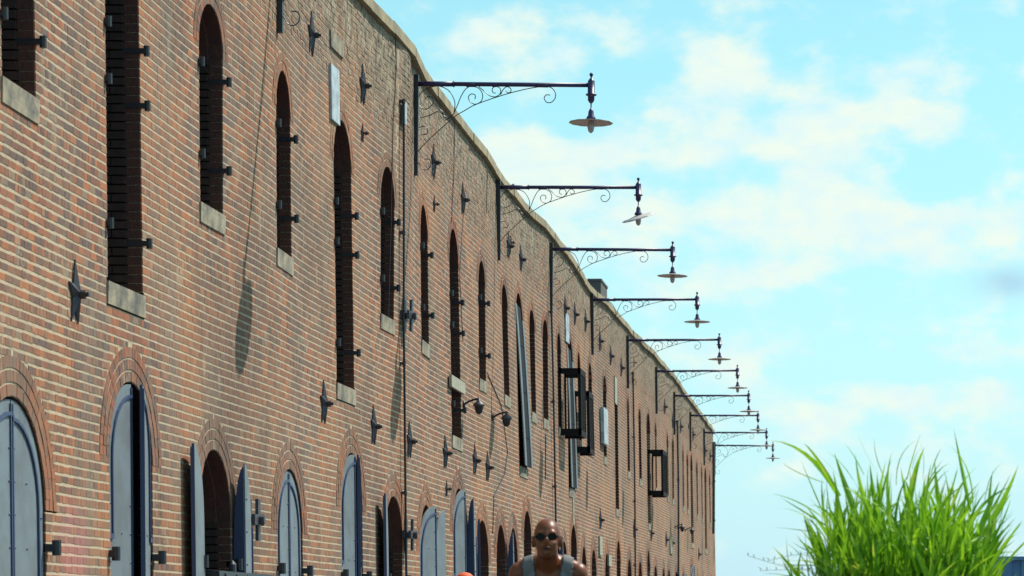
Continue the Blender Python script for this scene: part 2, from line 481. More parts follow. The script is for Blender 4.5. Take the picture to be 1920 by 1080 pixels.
PROF = [(0, 8.58), (33.8, 8.58), (36.1, 8.58), (40.3, 8.58), (44.7, 8.58), (53, 8.56), (58, 8.55), (60.7, 8.45), (68, 8.55), (76.3, 8.68), (89.3, 8.78), (100, 8.72), (110, 8.66), (140, 8.66)]
def parapet(y):
    for (a, za), (b, zb) in zip(PROF, PROF[1:]):
        if a <= y <= b:
            return za + (zb - za) * (y - a) / (b - a) + .012 * sin(y * 1.7) + .008 * sin(y * 4.1)
    return 8.6
COPH = .155
def half_at(o, z, ringed=True):
    R = o.ring * RT if ringed else 0
    if o.zb - (SILL if ringed else 0) < z <= o.zb: return o.hw + .035 if ringed else 0
    if o.zb < z <= o.zs: return o.hw
    if o.zs < z < o.zt + R:
        return sqrt(max(0, (o.hw + R) ** 2 - (z - o.zs) ** 2))
    return 0
def solid(zm, y0, y1):
    cuts = []
    for o in OPS:
        h = half_at(o, zm)
        if h > 0.01: cuts.append((o.y - h, o.y + h, o))
    cuts.sort(key=lambda c: c[0])
    out = []; cur = y0; oc = None
    for a, b, o in cuts:
        if a > cur: out.append((cur, a, oc, o))
        if b > cur: cur = b; oc = o
    if cur < y1: out.append((cur, y1, oc, None))
    return out

PITCH = .0735; JOINT = .0205; HJ = .0055
SL, HL = .162, .079
brickmb = MB(); mort = MB(); jamb = MB(); jmort = MB(); jout = MB()
singles = []           # candidates to be parts
rnd = random.Random(3)
ncourse = int(8.9 / PITCH)
for c in range(ncourse):
    z0 = .10 + c * PITCH; z1 = z0 + PITCH; zm = (z0 + z1) / 2
    for (a, b, oa, ob) in solid(zm, Y_START, Y_END):
        # mortar bed behind the bricks
        ys = frange(a, b, .3 if a < 52 else .8)
        for q0, q1 in zip(ys, ys[1:]):
            if zm > parapet((q0 + q1) / 2) - COPH + .03: continue
            mort.face([P(q0, z0, -.002), P(q1, z0, -.002), P(q1, z1, -.002), P(q0, z1, -.002)])
        # jambs: brick-coursed reveals with a rebate
        for (o, ye, sgn) in ((oa, a, 1), (ob, b, -1)):
            if o is None or not (o.zb < zm <= o.zs): continue
            mort.face([P(ye, z0, -.004), P(ye, z1, -.004), P(ye, z1, -.12), P(ye, z0, -.12)])
            if o.y < 75:
                lo, hi = (ye - .013, ye + .02) if sgn > 0 else (ye - .02, ye + .013)
                sp = -.05 if c % 2 else -.085
                for (d0, d1) in ((-.006, sp), (sp - .006, -.128)):
                    jout.hexa([P(lo, z0 + .004, d1), P(lo, z0 + .004, d0), P(hi, z0 + .004, d0), P(hi, z0 + .004, d1),
                               P(lo, z1 - .004, d1), P(lo, z1 - .004, d0), P(hi, z1 - .004, d0), P(hi, z1 - .004, d1)], rnd.random())
            jmort.face([P(ye, z0, -.12), P(ye, z1, -.12), P(ye, z1, -WALL_T), P(ye, z0, -WALL_T)])
            if o.y < 75:
                off = .0 if c % 2 else .05
                for (d0, d1, proud) in ((-.13, -.24 - off, .045), (-.245 - off, -WALL_T, .045)):
                    t = rnd.random()
                    e = -sgn * proud * -1
                    yy0, yy1 = (ye - .02, ye + e) if False else (ye, ye - sgn * proud * -1)
                    # protrude into the opening: opening lies opposite to the solid side
                    yy1 = ye - proud if sgn > 0 else ye + proud
                    lo, hi = min(ye, yy1), max(ye, yy1)
                    jamb.hexa([P(lo, z0 + .005, d1 + .004), P(lo, z0 + .005, d0), P(hi, z0 + .005, d0), P(hi, z0 + .005, d1 + .004),
                               P(lo, z1 - .009, d1 + .004), P(lo, z1 - .009, d0), P(hi, z1 - .009, d0), P(hi, z1 - .009, d1 + .004)], t)
        # bricks
        y = a if oa else a - rnd.random() * .16
        first = True
        hdr = (c % 6 == 2)
        while y < b - .012:
            L = HL if (hdr or rnd.random() < .38) else SL
            if first and (c % 2): L = HL
            first = False
            ye = min(y + L, b - (0.003 if ob else 0)); ys_ = max(y, a)
            y = y + L + HJ
            if b - y < .05 and ob is not None: ye = b - .003; y = b
            if ye - ys_ < .025: continue
            ym = (ys_ + ye) / 2
            ptop = parapet(ym) - COPH
            if z1 > ptop + .015: continue
            worn = zm > 7.45 and rnd.random() < .25
            jy = rnd.uniform(-.0015, .0015); jz = rnd.uniform(-.0016, .0016); jo = rnd.uniform(-.0003, .0016)
            if zm > 7.2: jz *= 3.0; jo += rnd.uniform(-.001, .004)
            if worn: jo = .0002
            t = rnd.random()
            bd0 = -.128 if (oa is not None and ys_ < a + .01) or (ob is not None and ye > b - .01) else -.07
            zz0, zz1 = z0 + JOINT / 2 + jz, z1 - JOINT / 2 + jz
            if 18.9 < ym < 23.6 and abs((ye - ys_) - SL) < .002 and not (oa is not None and ys_ < a + .01) and not (ob is not None and ye > b - .01):
                py = VY - F * (zm - ZC) / ym
                if -5 < py < 1085:
                    singles.append((ym, zm + jz, jo, t, len(brickmb.f), ys_, ye, zz0, zz1)); continue
            e0 = ys_ - (.004 if oa is not None and ys_ < a + .01 else 0); e1 = ye + (.007 if ob is not None and ye > b - .01 else 0)
            brickmb.hexa([P(e0, zz0, bd0), P(e0, zz0, jo), P(e1, zz0, jo), P(e1, zz0, bd0),
                          P(e0, zz1, bd0), P(e0, zz1, jo), P(e1, zz1, jo), P(e1, zz1, bd0)], t, skip=(5,))
# every brick that shows largest is an object of its own, sharing a dozen meshes
singles.sort(key=lambda s: s[0])
keep, rest = singles[:300], singles[300:]
for (ym, zm, jo, t, _, a, b, q0, q1) in rest:
    brickmb.hexa([P(a, q0, -.07), P(a, q0, jo), P(b, q0, jo), P(b, q0, -.07), P(a, q1, -.07), P(a, q1, jo), P(b, q1, jo), P(b, q1, -.07)], t, skip=(5,))
variants = []
for k in range(14):
    m = MB(); h = (PITCH - JOINT) / 2; l = SL / 2; c_ = .004
    rv = random.Random(k)
    j = lambda: rv.uniform(-.0012, .0012)
    m.hexa([(-.07, -l, -h), (-c_, -l + j(), -h + j()), (-c_, l + j(), -h + j()), (-.07, l, -h), (-.07, -l, h), (-c_, -l + j(), h + j()), (-c_, l + j(), h + j()), (-.07, l, h)], (k + .5) / 14, skip=(3, 5))
    # face with softened arrises
    fr = [(-c_, -l, -h), (-c_, l, -h), (-c_, l, h), (-c_, -l, h)]
    fi = [(0, -l + c_, -h + c_), (0, l - c_, -h + c_), (0, l - c_, h - c_), (0, -l + c_, h - c_)]
    m.face(fi, (k + .5) / 14)
    for q in range(4): m.face([fr[q], fr[(q + 1) % 4], fi[(q + 1) % 4], fi[q]], (k + .5) / 14)
    o = m.build('brick', M_BRICK, tone=True); me = o.data
    variants.append(me); bpy.data.objects.remove(o)
for (ym, zm, jo, t, *_r) in keep:
    o = bpy.data.objects.new('brick', variants[int(t * 13.99)])
    COL.objects.link(o); o.location = P(ym, zm, jo); hpart(o)
bw = hpart(brickmb.build('brickwork', M_BRICK, tone=True)); bw['kind'] = 'stuff'
hpart(mort.build('wall', M_MORTAR))
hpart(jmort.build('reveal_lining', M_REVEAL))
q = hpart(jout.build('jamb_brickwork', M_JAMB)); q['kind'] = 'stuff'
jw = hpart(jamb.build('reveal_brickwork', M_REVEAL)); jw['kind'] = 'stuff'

# body of the building behind the front wall
b = MB()
XB = -20.0
def quad(*p): b.face(list(p))
xf = -W0 - WALL_T - .1
quad((xf, Y_END - .02, 0), (XB, Y_END - .02, 0), (XB, Y_END - .02, 8.2), (xf, Y_END - .02, 8.2))
quad((XB, Y_START, 0), (XB, Y_END, 0), (XB, Y_END, 8.2), (XB, Y_START, 8.2))
quad((xf, Y_START, 0), (XB, Y_START, 0), (XB, Y_START, 8.2), (xf, Y_START, 8.2))
hpart(b.build('rear_wall', M_MORTAR))
b = MB(); quad((xf + .3, Y_START, 8.1), (xf + .3, Y_END, 8.1), (XB, Y_END, 8.1), (XB, Y_START, 8.1))
hpart(b.build('roof', M_ROOF))
b = MB(); ys = frange(Y_START, Y_END, 2)                 # inner skin so that no light leaks through
for a_, c_ in zip(ys, ys[1:]):
    b.face([(xf, a_, 0), (xf, c_, 0), (xf, c_, 8.2), (xf, a_, 8.2)])
    b.face([P(a_, parapet(a_) - .05, -WALL_T), P(c_, parapet(c_) - .05, -WALL_T), P(c_, 7.7, -WALL_T), P(a_, 7.7, -WALL_T)])
hpart(b.build('inner_wall', M_WOOD))
# far corner: the short return of the wall with its own courses
b = MB()
for c in range(int(8.5 / PITCH)):
    z0 = .10 + c * PITCH
    for k in range(2):
        a_ = -.0 - k * .21
        b.hexa([P(Y_END - .05, z0 + .008, a_ - .2), P(Y_END - .05, z0 + .008, a_ - .004), P(Y_END + .012, z0 + .008, a_ - .004), P(Y_END + .012, z0 + .008, a_ - .2),
                P(Y_END - .05, z0 + .065, a_ - .2), P(Y_END - .05, z0 + .065, a_ - .004), P(Y_END + .012, z0 + .065, a_ - .004), P(Y_END + .012, z0 + .065, a_ - .2)], rnd.random())
q = hpart(b.build('corner_brickwork', M_BRICK, tone=True)); q['kind'] = 'stuff'

# coping stones
y = Y_START; k = 0
while y < Y_END:
    L = rnd.uniform(1.05, 1.5); ye = min(y + L, Y_END + .03)
    m = MB(); z0a, z0b = parapet(y), parapet(ye)
    dz = rnd.uniform(-.012, .012); o1 = .07 + rnd.uniform(-.01, .012)
    ring0 = [(-.50, z0a - COPH), (o1, z0a - COPH), (o1, z0a - .02), (o1 - .03, z0a), (-.50, z0a + .03)]
    ring1 = [(-.50, z0b - COPH), (o1, z0b - COPH), (o1, z0b - .02), (o1 - .03, z0b), (-.50, z0b + .03)]
    A = [P(y + .006, z + dz, o) for o, z in ring0]; B = [P(ye - .006, z + dz, o) for o, z in ring1]
    for q in range(5): m.face([A[q], A[(q + 1) % 5], B[(q + 1) % 5], B[q]])
    m.face(A[::-1]); m.face(B)
    hpart(m.build('coping_stone', M_COPING)); y = ye

# openings: arch rings, sills, frames, panes, hinges, shutters ------
def arch_ring(o, parent):
    m = MB(); rings = o.ring
    coarse = o.y > 60
    for k in range(rings):
        r0 = o.hw + k * RT + .004; r1 = o.hw + (k + 1) * RT - .015
        n = max(6, int(pi * r0 / (.075 if not coarse else .16)))
        for i in range(n):
            a0 = pi * i / n + .05 / n; a1 = pi * (i + 1) / n - .12 / n
            t = rnd.random() * .62 + .12; jo = rnd.uniform(.001, .006)
            pts = []
            for (r, a_) in ((r0, a0), (r0, a1), (r1, a1), (r1, a0)):
                pts.append((o.y + r * cos(a_), o.zs + r * sin(a_)))
            m.hexa([P(*pts[0], -.10), P(*pts[1], -.10), P(*pts[2], -.10), P(*pts[3], -.10), P(*pts[0], jo), P(*pts[1], jo), P(*pts[2], jo), P(*pts[3], jo)], t, skip=(0,))
    # mortar bed behind, and the soffit
    n = 16
    for i in range(n):
        a0, a1 = pi * i / n, pi * (i + 1) / n
        f = lambda r, a_, d: P(o.y + r * cos(a_), o.zs + r * sin(a_), d)
        m.face([f(o.hw, a0, -.0035), f(o.hw, a1, -.0035), f(o.hw + rings * RT + .07, a1, -.0035), f(o.hw + rings * RT + .07, a0, -.0035)], .9, 1)
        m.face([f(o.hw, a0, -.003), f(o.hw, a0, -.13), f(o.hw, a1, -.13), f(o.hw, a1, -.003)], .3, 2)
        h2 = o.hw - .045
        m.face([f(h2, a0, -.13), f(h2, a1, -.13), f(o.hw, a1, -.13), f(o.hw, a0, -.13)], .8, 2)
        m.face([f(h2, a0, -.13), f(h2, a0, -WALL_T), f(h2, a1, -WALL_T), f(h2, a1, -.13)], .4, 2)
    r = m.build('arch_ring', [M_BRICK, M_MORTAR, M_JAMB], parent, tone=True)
    return r
def outline(o, hw, zb, n=12):
    pts = [(o.y - hw, zb), (o.y + hw, zb)]
    for i in range(n + 1):
        a_ = pi * i / n; pts.append((o.y + hw * cos(a_), o.zs + hw * sin(a_)))
    return pts
def hinge(y, z, out0, out1, parent, s=.028):
    m = MB()
    m.hexa([P(y - s * .6, z - s * .5, out0), P(y - s * .6, z - s * .5, out1), P(y + s * .6, z - s * .5, out1), P(y + s * .6, z - s * .5, out0),
            P(y - s * .6, z + s * .5, out0), P(y - s * .6, z + s * .5, out1), P(y + s * .6, z + s * .5, out1), P(y + s * .6, z + s * .5, out0)])
    m.tube([P(y, z - s * 1.0, out1), P(y, z + s * 1.0, out1)], s * .62, 8)
    return m.build('hinge', M_IRON, parent)
def leaf(o, side, ang, parent, base_out=.0):
    """one arched steel leaf hung on the near (side=-1) or far (side=+1) jamb"""
    hw = o.hw - .02; m = MB()
    yh = o.y + side * (o.hw - .01); th = radians(ang)
    ho = base_out
    def T(u, z, w):      # u from hinge to free edge, w across the thickness (outer face = +)
        yy = yh - side * (u * cos(th)) + side * (w * sin(th)) * 1.0
        oo = ho + u * sin(th) + w * cos(th)
        return P(yy, z, oo)
    zb = o.zb + .02
    def top(u): return o.zs + sqrt(max(0, hw * hw - (hw - u) ** 2))
    us = [0, .02, .06, .12, .2, .3, .42, .55, .7, .85, 1.]; us = [q * hw for q in us]
    t_ = .012
    for w in (t_, -t_):
        for a_, c_ in zip(us, us[1:]):
            pts = [T(a_, zb, w), T(c_, zb, w), T(c_, top(c_), w), T(a_, top(a_), w)]
            m.face(pts if w > 0 else pts[::-1], mi=0)
    for a_, c_ in zip(us, us[1:]):
        m.face([T(a_, top(a_), t_), T(c_, top(c_), t_), T(c_, top(c_), -t_), T(a_, top(a_), -t_)], mi=0)
    m.face([T(hw, zb, t_), T(hw, zb, -t_), T(hw, top(hw), -t_), T(hw, top(hw), t_)], mi=1)
    m.face([T(0, zb, t_), T(0, top(0), t_), T(0, top(0), -t_), T(0, zb, -t_)], mi=1)
    # raised band following the arch, set in from the edge, and the meeting stile
    ins = .085 if side < 0 else .12; bw_ = .026
    def band(path, w0, w1):
        for (p0, p1) in zip(path, path[1:]):
            (a0, b0), (a1, b1) = p0; (c0, d0), (c1, d1) = p1
            m.hexa([T(a0, b0, w0), T(a1, b1, w0), T(c1, d1, w0), T(c0, d0, w0), T(a0, b0, w1), T(a1, b1, w1), T(c1, d1, w1), T(c0, d0, w1)], mi=1)
    path = []
    r0 = hw - ins; r1 = r0 - bw_
    zlow = o.zs - .62
    path.append(((hw - r0, zlow), (hw - r1, zlow))); path.append(((hw - r0, o.zs), (hw - r1, o.zs)))
    for i in range(1, 9):
        a_ = (pi / 2) * i / 8
        path.append(((hw - r0 * cos(a_), o.zs + r0 * sin(a_)), (hw - r1 * cos(a_), o.zs + r1 * sin(a_))))
    band(path, t_, t_ + .016)
    band([((hw - .022, zb), (hw, zb)), ((hw - .022, top(hw) - .03), (hw, top(hw) - .03))], t_, t_ + .012)
    # lower end of the strap turns to the hinge
    band([((0, zlow - .02), (0, zlow + .02)), ((hw - r1, zlow - .02), (hw - r1, zlow + .02))], t_, t_ + .016)
    # rivets
    for i in range(9):
        z = zb + .1 + i * .23
        for u in (hw - .05, hw * .55 if i % 2 else .05):
            if z < top(u) - .05:
                c = Vector(T(u, z, t_ + .0)); n_ = (Vector(T(u, z, t_ + .02)) - c).normalized()
                m.tube([c, c + n_ * .008], [.011, .006], 6, mi=1)
    return m.build('shutter', [M_STEEL, M_BAND], parent)

def folded(o, parent):
    """a leaf folded in two beyond the far jamb: one fold stands out from the wall, the other lies along it"""
    m = MB(); y0 = o.y + o.hw + .03; zb = o.zb + .02; tip = o.zt - .12; n = 8; D = .10; T_ = .012
    for i in range(n):
        u0, u1 = i / n, (i + 1) / n
        h0 = tip - .95 * (1 - sqrt(max(0, 1 - (1 - u0) ** 2))); h1 = tip - .95 * (1 - sqrt(max(0, 1 - (1 - u1) ** 2)))
        q = lambda u, z, w: P(y0 + w, z, .012 + D * u)
        m.hexa([q(u0, zb, 0), q(u1, zb, 0), q(u1, zb, T_), q(u0, zb, T_), q(u0, h0, 0), q(u1, h1, 0), q(u1, h1, T_), q(u0, h0, T_)], mi=1)
    L = o.hw * .62
    for i in range(n):
        u0, u1 = i / n, (i + 1) / n
        h0 = tip + .03 - .75 * (1 - sqrt(max(0, 1 - u0 ** 2))); h1 = tip + .03 - .75 * (1 - sqrt(max(0, 1 - u1 ** 2)))
        q = lambda u, z, w: P(y0 + .013 + L * u, z, .012 + D - .03 * u + w)
        m.hexa([q(u0, zb, 0), q(u1, zb, 0), q(u1, zb, T_), q(u0, zb, T_), q(u0, h0, 0), q(u1, h1, 0), q(u1, h1, T_), q(u0, h0, T_)], mi=0)
    m.tube([P(y0 + L + .01, zb, .10), P(y0 + L + .01, tip - .55, .10)], .010, 6, mi=1)
    for z in frange(zb + .2, tip - .3, .4): m.tube([P(y0 + .06, z, .115), P(y0 + .06, z, .135)], [.012, .006], 6, mi=1)
    return m.build('shutter', [M_STEEL, M_BAND], parent)
ang_rnd = random.Random(11)
for o in OPS:
    win = MB()
    fr = outline(o, o.hw - .045, o.zb, 12); d = -.40
    nm = {'window': 'window', 'door': 'loading_door', 'gate': 'doorway', 'arch': 'window'}[o.kind]
    inn = outline(o, o.hw - .105, o.zb + .06, 12)
    for i in range(len(fr)):
        j = (i + 1) % len(fr)
        win.face([P(*fr[i], d), P(*fr[j], d), P(*inn[j], d), P(*inn[i], d)])
        win.face([P(*inn[i], d), P(*inn[j], d), P(*inn[j], d - .04), P(*inn[i], d - .04)])
    # glazing bars
    if o.kind in ('window', 'arch'):
        for zz in frange(o.zb + .06, o.zs, .45)[1:]:
            win.hexa([P(o.y - o.hw + .1, zz - .012, d - .03), P(o.y - o.hw + .1, zz - .012, d), P(o.y + o.hw - .1, zz - .012, d), P(o.y + o.hw - .1, zz - .012, d - .03),
                      P(o.y - o.hw + .1, zz + .012, d - .03), P(o.y - o.hw + .1, zz + .012, d), P(o.y + o.hw - .1, zz + .012, d), P(o.y + o.hw - .1, zz + .012, d - .03)])
        win.hexa([P(o.y - .012, o.zb + .05, d - .03), P(o.y - .012, o.zb + .05, d + .002), P(o.y + .012, o.zb + .05, d + .002), P(o.y + .012, o.zb + .05, d - .03),
                  P(o.y - .012, o.zt - .1, d - .03), P(o.y - .012, o.zt - .1, d + .002), P(o.y + .012, o.zt - .1, d + .002), P(o.y + .012, o.zt - .1, d - .03)])
    w = win.build(nm, M_WOOD); hpart(w)
    # children of the window use the same world placement (its origin sits where the house's does)
    pm = MB(); pm.face([P(*p, d - .035) for p in outline(o, o.hw - .1, o.zb + .05, 12)])
    door_like = o.kind in ('door', 'gate')
    pm.build('door_panel' if door_like else 'pane', M_WOOD if door_like else M_GLASS, w)
    arch_ring(o, w)
    # threshold/ sill
    s = MB(); zb = o.zb; hs = o.hw + .03
    s.hexa([P(o.y - hs, zb - SILL, -WALL_T), P(o.y - hs, zb - SILL, .012), P(o.y + hs, zb - SILL, .012), P(o.y + hs, zb - SILL, -WALL_T),
            P(o.y - hs, zb, -WALL_T), P(o.y - hs, zb - .012, .018), P(o.y + hs, zb - .012, .018), P(o.y + hs, zb, -WALL_T)])
    s.build('sill', M_STONE, w)
    if o.upper:
        if o.y < 45:
            zs_ = [o.zb + .40, o.zb + 1.22] if o.kind == 'window' else [o.zb + .42, o.zb + 1.55, o.zb + 2.0]
            for z in zs_:
                hinge(o.y + o.hw + .005, z + .0, -.16, .055, w, .042)
                hinge(o.y - o.hw - .012, z + .02, -.06, .03, w, .042)
    else:
        if o.y < 62:
            for z in (o.zb + .35 if o.kind == 'arch' else .9, 1.68):
                hinge(o.y + o.hw + .02, z, -.04, .07, w, .055)
                hinge(o.y - o.hw - .02, z, -.04, .05, w, .055)
        if o.aa is not None: leaf(o, -1, o.aa, w, -.03 if o.aa < 30 else .03)
        if o.ab == -1: folded(o, w)
        elif o.ab is not None: leaf(o, 1, o.ab, w, -.03 if o.ab < 30 else .03)

# iron star anchors ------------------------------------------------
def star_mesh(R):
    m = MB(); r = R * .36; h = .055 * R / .25
    pts = []
    for i in range(10):
        a_ = pi / 2 + i * pi / 5; q = R if i % 2 == 0 else r
        pts.append((0.0 if i % 2 == 0 else 0.0, -q * cos(a_) * .6, q * sin(a_)))
    for i in range(10):
        p0, p1 = pts[i], pts[(i + 1) % 10]
        m.face([(.012, p0[1], p0[2]), (.012, p1[1], p1[2]), (h, 0, 0)])
        m.face([(0, p0[1], p0[2]), (0, p1[1], p1[2]), (.012, p1[1], p1[2]), (.012, p0[1], p0[2])])
    return m.build('anchor_plate', M_STAR), None
def bolt_mesh():
    m = MB(); m.tube([(.03, 0, 0), (.115, 0, 0)], .018, 8); m.tube([(.055, 0, 0), (.09, 0, 0)], .034, 6)
    return m.build('bolt', M_IRON)
star0, _ = star_mesh(.262); starme = star0.data
stars0, _ = star_mesh(.12); starsme = stars0.data
bolt0 = bolt_mesh(); boltme = bolt0.data
for q in (star0, stars0, bolt0): bpy.data.objects.remove(q)
STARS = [(145, 552), (610, 757), (703, 800), (770, 828), (837, 850), (892, 864), (587, 66), (683, 161), (815, 305), (870, 375),
         (955, 462), (978, 487), (1061, 578), (1079, 590), (1099, 603), (1126, 640), (1146, 668), (1166, 690), (1127, 975), (1190, 993),
         (1222, 1000), (1250, 1012), (1261, 1018), (1311, 1040), (1247, 763), (1262, 790), (1277, 800), (1300, 815), (1323, 845), (1332, 855), (916, 877)]
SMALL = [(683, 250), (817, 383), (840, 917), (1187, 712), (1190, 680), (1292, 800), (960, 455)]
for lst, me in ((STARS, starme), (SMALL, starsme)):
    for (px, py) in lst:
        y, z = wp(px, py, .03)
        o = bpy.data.objects.new('anchor_plate', me); COL.objects.link(o); o.location = P(y, z, .004)
        o.rotation_euler = (rnd.uniform(-.08, .08), 0, 0)
        hpart(o)
        q = bpy.data.objects.new('bolt', boltme); COL.objects.link(q); q.parent = o
        if me is starsme: q.scale = (.7, .7, .7)
# cross-shaped anchors standing off the wall
for (px, py) in [(474, 975), (764, 592), (766, 1003)]:
    y, z = wp(px, py, .05); m = MB()
    for (o0, hh) in ((.0, .20), (.085, .20)):
        m.hexa([P(y - .05, z - hh, o0), P(y - .05, z - hh, o0 + .03), P(y + .05, z - hh, o0 + .03), P(y + .05, z - hh, o0),
                P(y - .05, z + hh, o0), P(y - .05, z + hh, o0 + .03), P(y + .05, z + hh, o0 + .03), P(y + .05, z + hh, o0)])
        m.hexa([P(y - .2, z - .05, o0), P(y - .2, z - .05, o0 + .032), P(y + .2, z - .05, o0 + .032), P(y + .2, z - .05, o0),
                P(y - .2, z + .05, o0), P(y - .2, z + .05, o0 + .032), P(y + .2, z + .05, o0 + .032), P(y + .2, z + .05, o0)])
    m.tube([P(y, z, 0), P(y, z, .165)], .04, 8); m.tube([P(y, z, .13), P(y, z, .158)], .055, 6)
    hpart(m.build('cross_anchor', M_STAR))

# downpipes and cables ---------------------------------------------
def run(pts, r, name, m_, out=.05, n=8, clips=True):
    m = MB(); path = []
    W = [wp(px, py, out) for px, py in pts]
    for (a_, c_) in zip(W, W[1:]):
        k = max(1, int(abs(c_[1] - a_[1]) / .5))
        for i in range(k): path.append(P(a_[0] + (c_[0] - a_[0]) * i / k, a_[1] + (c_[1] - a_[1]) * i / k, out))
    path.append(P(*W[-1], out))
    m.tube(path, r, n)
    if clips:
        for p in path[::3]:
            m.tube([(p[0], p[1], p[2] - .03), (p[0], p[1], p[2] + .03)], r * 1.35, n)
            m.box((p[0] - .06, p[1] - .04, p[2] - .015), (p[0], p[1] + .04, p[2] + .015))
    return hpart(m.build(name, m_))
run([(757, 190), (757, 600), (762, 1085), (763, 1150)], .015, 'downpipe', M_IRON)
run([(1034, 585), (1037, 700), (1042, 965), (1043, 1140)], .018, 'downpipe', M_IRON)
run([(1187, 700), (1190, 900), (1191, 1140)], .022, 'downpipe', M_IRON)
run([(1270, 790), (1272, 900), (1272, 1140)], .03, 'downpipe', M_IRON)
run([(1338, 830), (1338, 1000)], .05, 'downpipe', M_IRON)
run([(742, 70), (743, 130), (737, 230), (733, 420), (728, 600)], .006, 'cable', M_IRON, .012, 5, False)
run([(853, 200), (851, 330), (846, 420)], .006, 'cable', M_IRON, .012, 5, False)
run([(870, 390), (862, 520), (868, 640)], .006, 'cable', M_IRON, .012, 5, False)
run([(914, 700), (940, 760), (952, 850), (946, 890), (926, 930), (924, 1000)], .008, 'cable', M_IRON, .012, 5, False)
run([(1023, 815), (1023, 900)], .01, 'cable', M_IRON, .012, 5, False)
run([(914, 320), (912, 400)], .006, 'cable', M_IRON, .012, 5, False)

# pale boards and beams above some loading doors -------------------
def slab(x0, y0, x1, y1, o0, o1, name, m_, parent=None):
    """board fixed to the wall, corners given where the photo shows them"""
    ya, za = wp(x0, y0, o1); yb, zb_ = wp(x1, y1, o1)
    zt_ = za; zl = zb_
    m = MB(); m.hexa([P(ya, zl, o0), P(ya, zl, o1), P(yb, zl, o1), P(yb, zl, o0), P(ya, zt_, o0), P(ya, zt_, o1), P(yb, zt_, o1), P(yb, zt_, o0)])
    return hpart(m.build(name, m_))
slab(621, 118, 638, 236, .0, .03, 'panel', M_PALE)
slab(621, 55, 645, 110, .0, .022, 'lintel_stone', M_STONE)
slab(758, 190, 763, 235, .02, .05, 'panel', M_PALE)
slab(847, 702, 873, 740, .02, .06, 'panel', M_PLATE)
slab(1061, 585, 1068, 645, .0, .03, 'panel', M_PALE)
slab(1153, 705, 1158, 760, .0, .03, 'panel', M_PLATE)
slab(1125, 1005, 1130, 1042, .0, .04, 'panel', M_PLATE)
slab(1142, 1040, 1147, 1062, .0, .04, 'panel', M_PLATE)
slab(1074, 920, 1078, 985, .0, .012, 'panel', M_STONE)
slab(1257, 1005, 1262, 1040, .0, .03, 'panel', M_STONE)

# a tall leaf framed in pale strips stands out at its foot in two loading doors
for (idx, lean, dark) in ((10, .10, True), (14, .06, True)):
    o = [q for q in OPS if q.upper and q.idx == idx][0]
    z0, z1 = o.zb + .0, o.zt - .22
    def slabz(ya, yb, th0, th1, mb, cut=0.0, mi=0):
        n = 8
        for i in range(n):
            a0 = z0 + (z1 - cut - z0) * i / n; a1 = z0 + (z1 - cut - z0) * (i + 1) / n
            f0 = lean * (1 - (a0 - z0) / (z1 - z0)) ** .8; f1 = lean * (1 - (a1 - z0) / (z1 - z0)) ** .8
            mb.hexa([P(ya, a0, f0 + th0), P(ya, a0, f0 + th1), P(yb, a0, f0 + th1), P(yb, a0, f0 + th0),
                     P(ya, a1, f1 + th0), P(ya, a1, f1 + th1), P(yb, a1, f1 + th1), P(yb, a1, f1 + th0)], mi=mi)
    m = MB(); slabz(o.y - o.hw + .201, o.y + o.hw - .201, -.03, -.012, m)
    for zz in (.5, 1.3, 2.1):
        f_ = lean * (1 - zz / (z1 - z0)) ** .8
        m.tube([P(o.y - o.hw + .22, z0 + zz, f_ - .015), P(o.y + o.hw - .22, z0 + zz, f_ - .015)], .012, 6)
    lf = hpart(m.build('door_leaf', M_GUARD))
    for (ya, yb, cut) in ((o.y - o.hw - .02, o.y - o.hw + .20, .0), (o.y + o.hw - .20, o.y + o.hw + .03, .22)):
        m = MB(); slabz(ya, yb, -.014, .004, m, cut); m.build('frame', M_STEEL, lf)

# black guard cages bolted round three windows ---------------------
def cage(px0, px1, py0, py1, depth, mesh_mat, dy):
    y0, zt_ = wp(px0, py0); zl = wp(px0, py1)[1]
    y1 = y0 + dy; m = MB(); s = .05
    def bar(ya, yb, za, zb_, oa, ob):
        m.hexa([P(ya, za, oa), P(ya, za, ob), P(yb, za, ob), P(yb, za, oa), P(ya, zb_, oa), P(ya, zb_, ob), P(yb, zb_, ob), P(yb, zb_, oa)])
    for y in (y0, y1):
        bar(y, y + s, zt_ - .11, zt_, 0, depth); bar(y, y + s, zl, zl + .13, 0, depth)
        bar(y, y + s, zl, zt_, depth - .06, depth); bar(y, y + s, zl, zt_, 0, .035)
    for z in (zt_ - .11, zl):
        bar(y0 + .051, y1 - .001, z, z + .11, depth - .058, depth - .003)
    n = 12
    for i in range(1, n):          # closely set bars of the outer face
        y = y0 + (y1 - y0) * i / n
        bar(y, y + .035, zl + .12, zt_ - .12, depth - .045, depth - .01)
    c = hpart(m.build('window_guard', M_GUARD))
    return c
cage(1048, 1087, 690, 815, .42, None, .95)
cage(1077, 1105, 733, 848, .30, None, .95)
cage(1214, 1239, 843, 928, .42, None, 1.3)
slab(1132, 763, 1141, 836, .02, .10, 'panel', M_PALE)

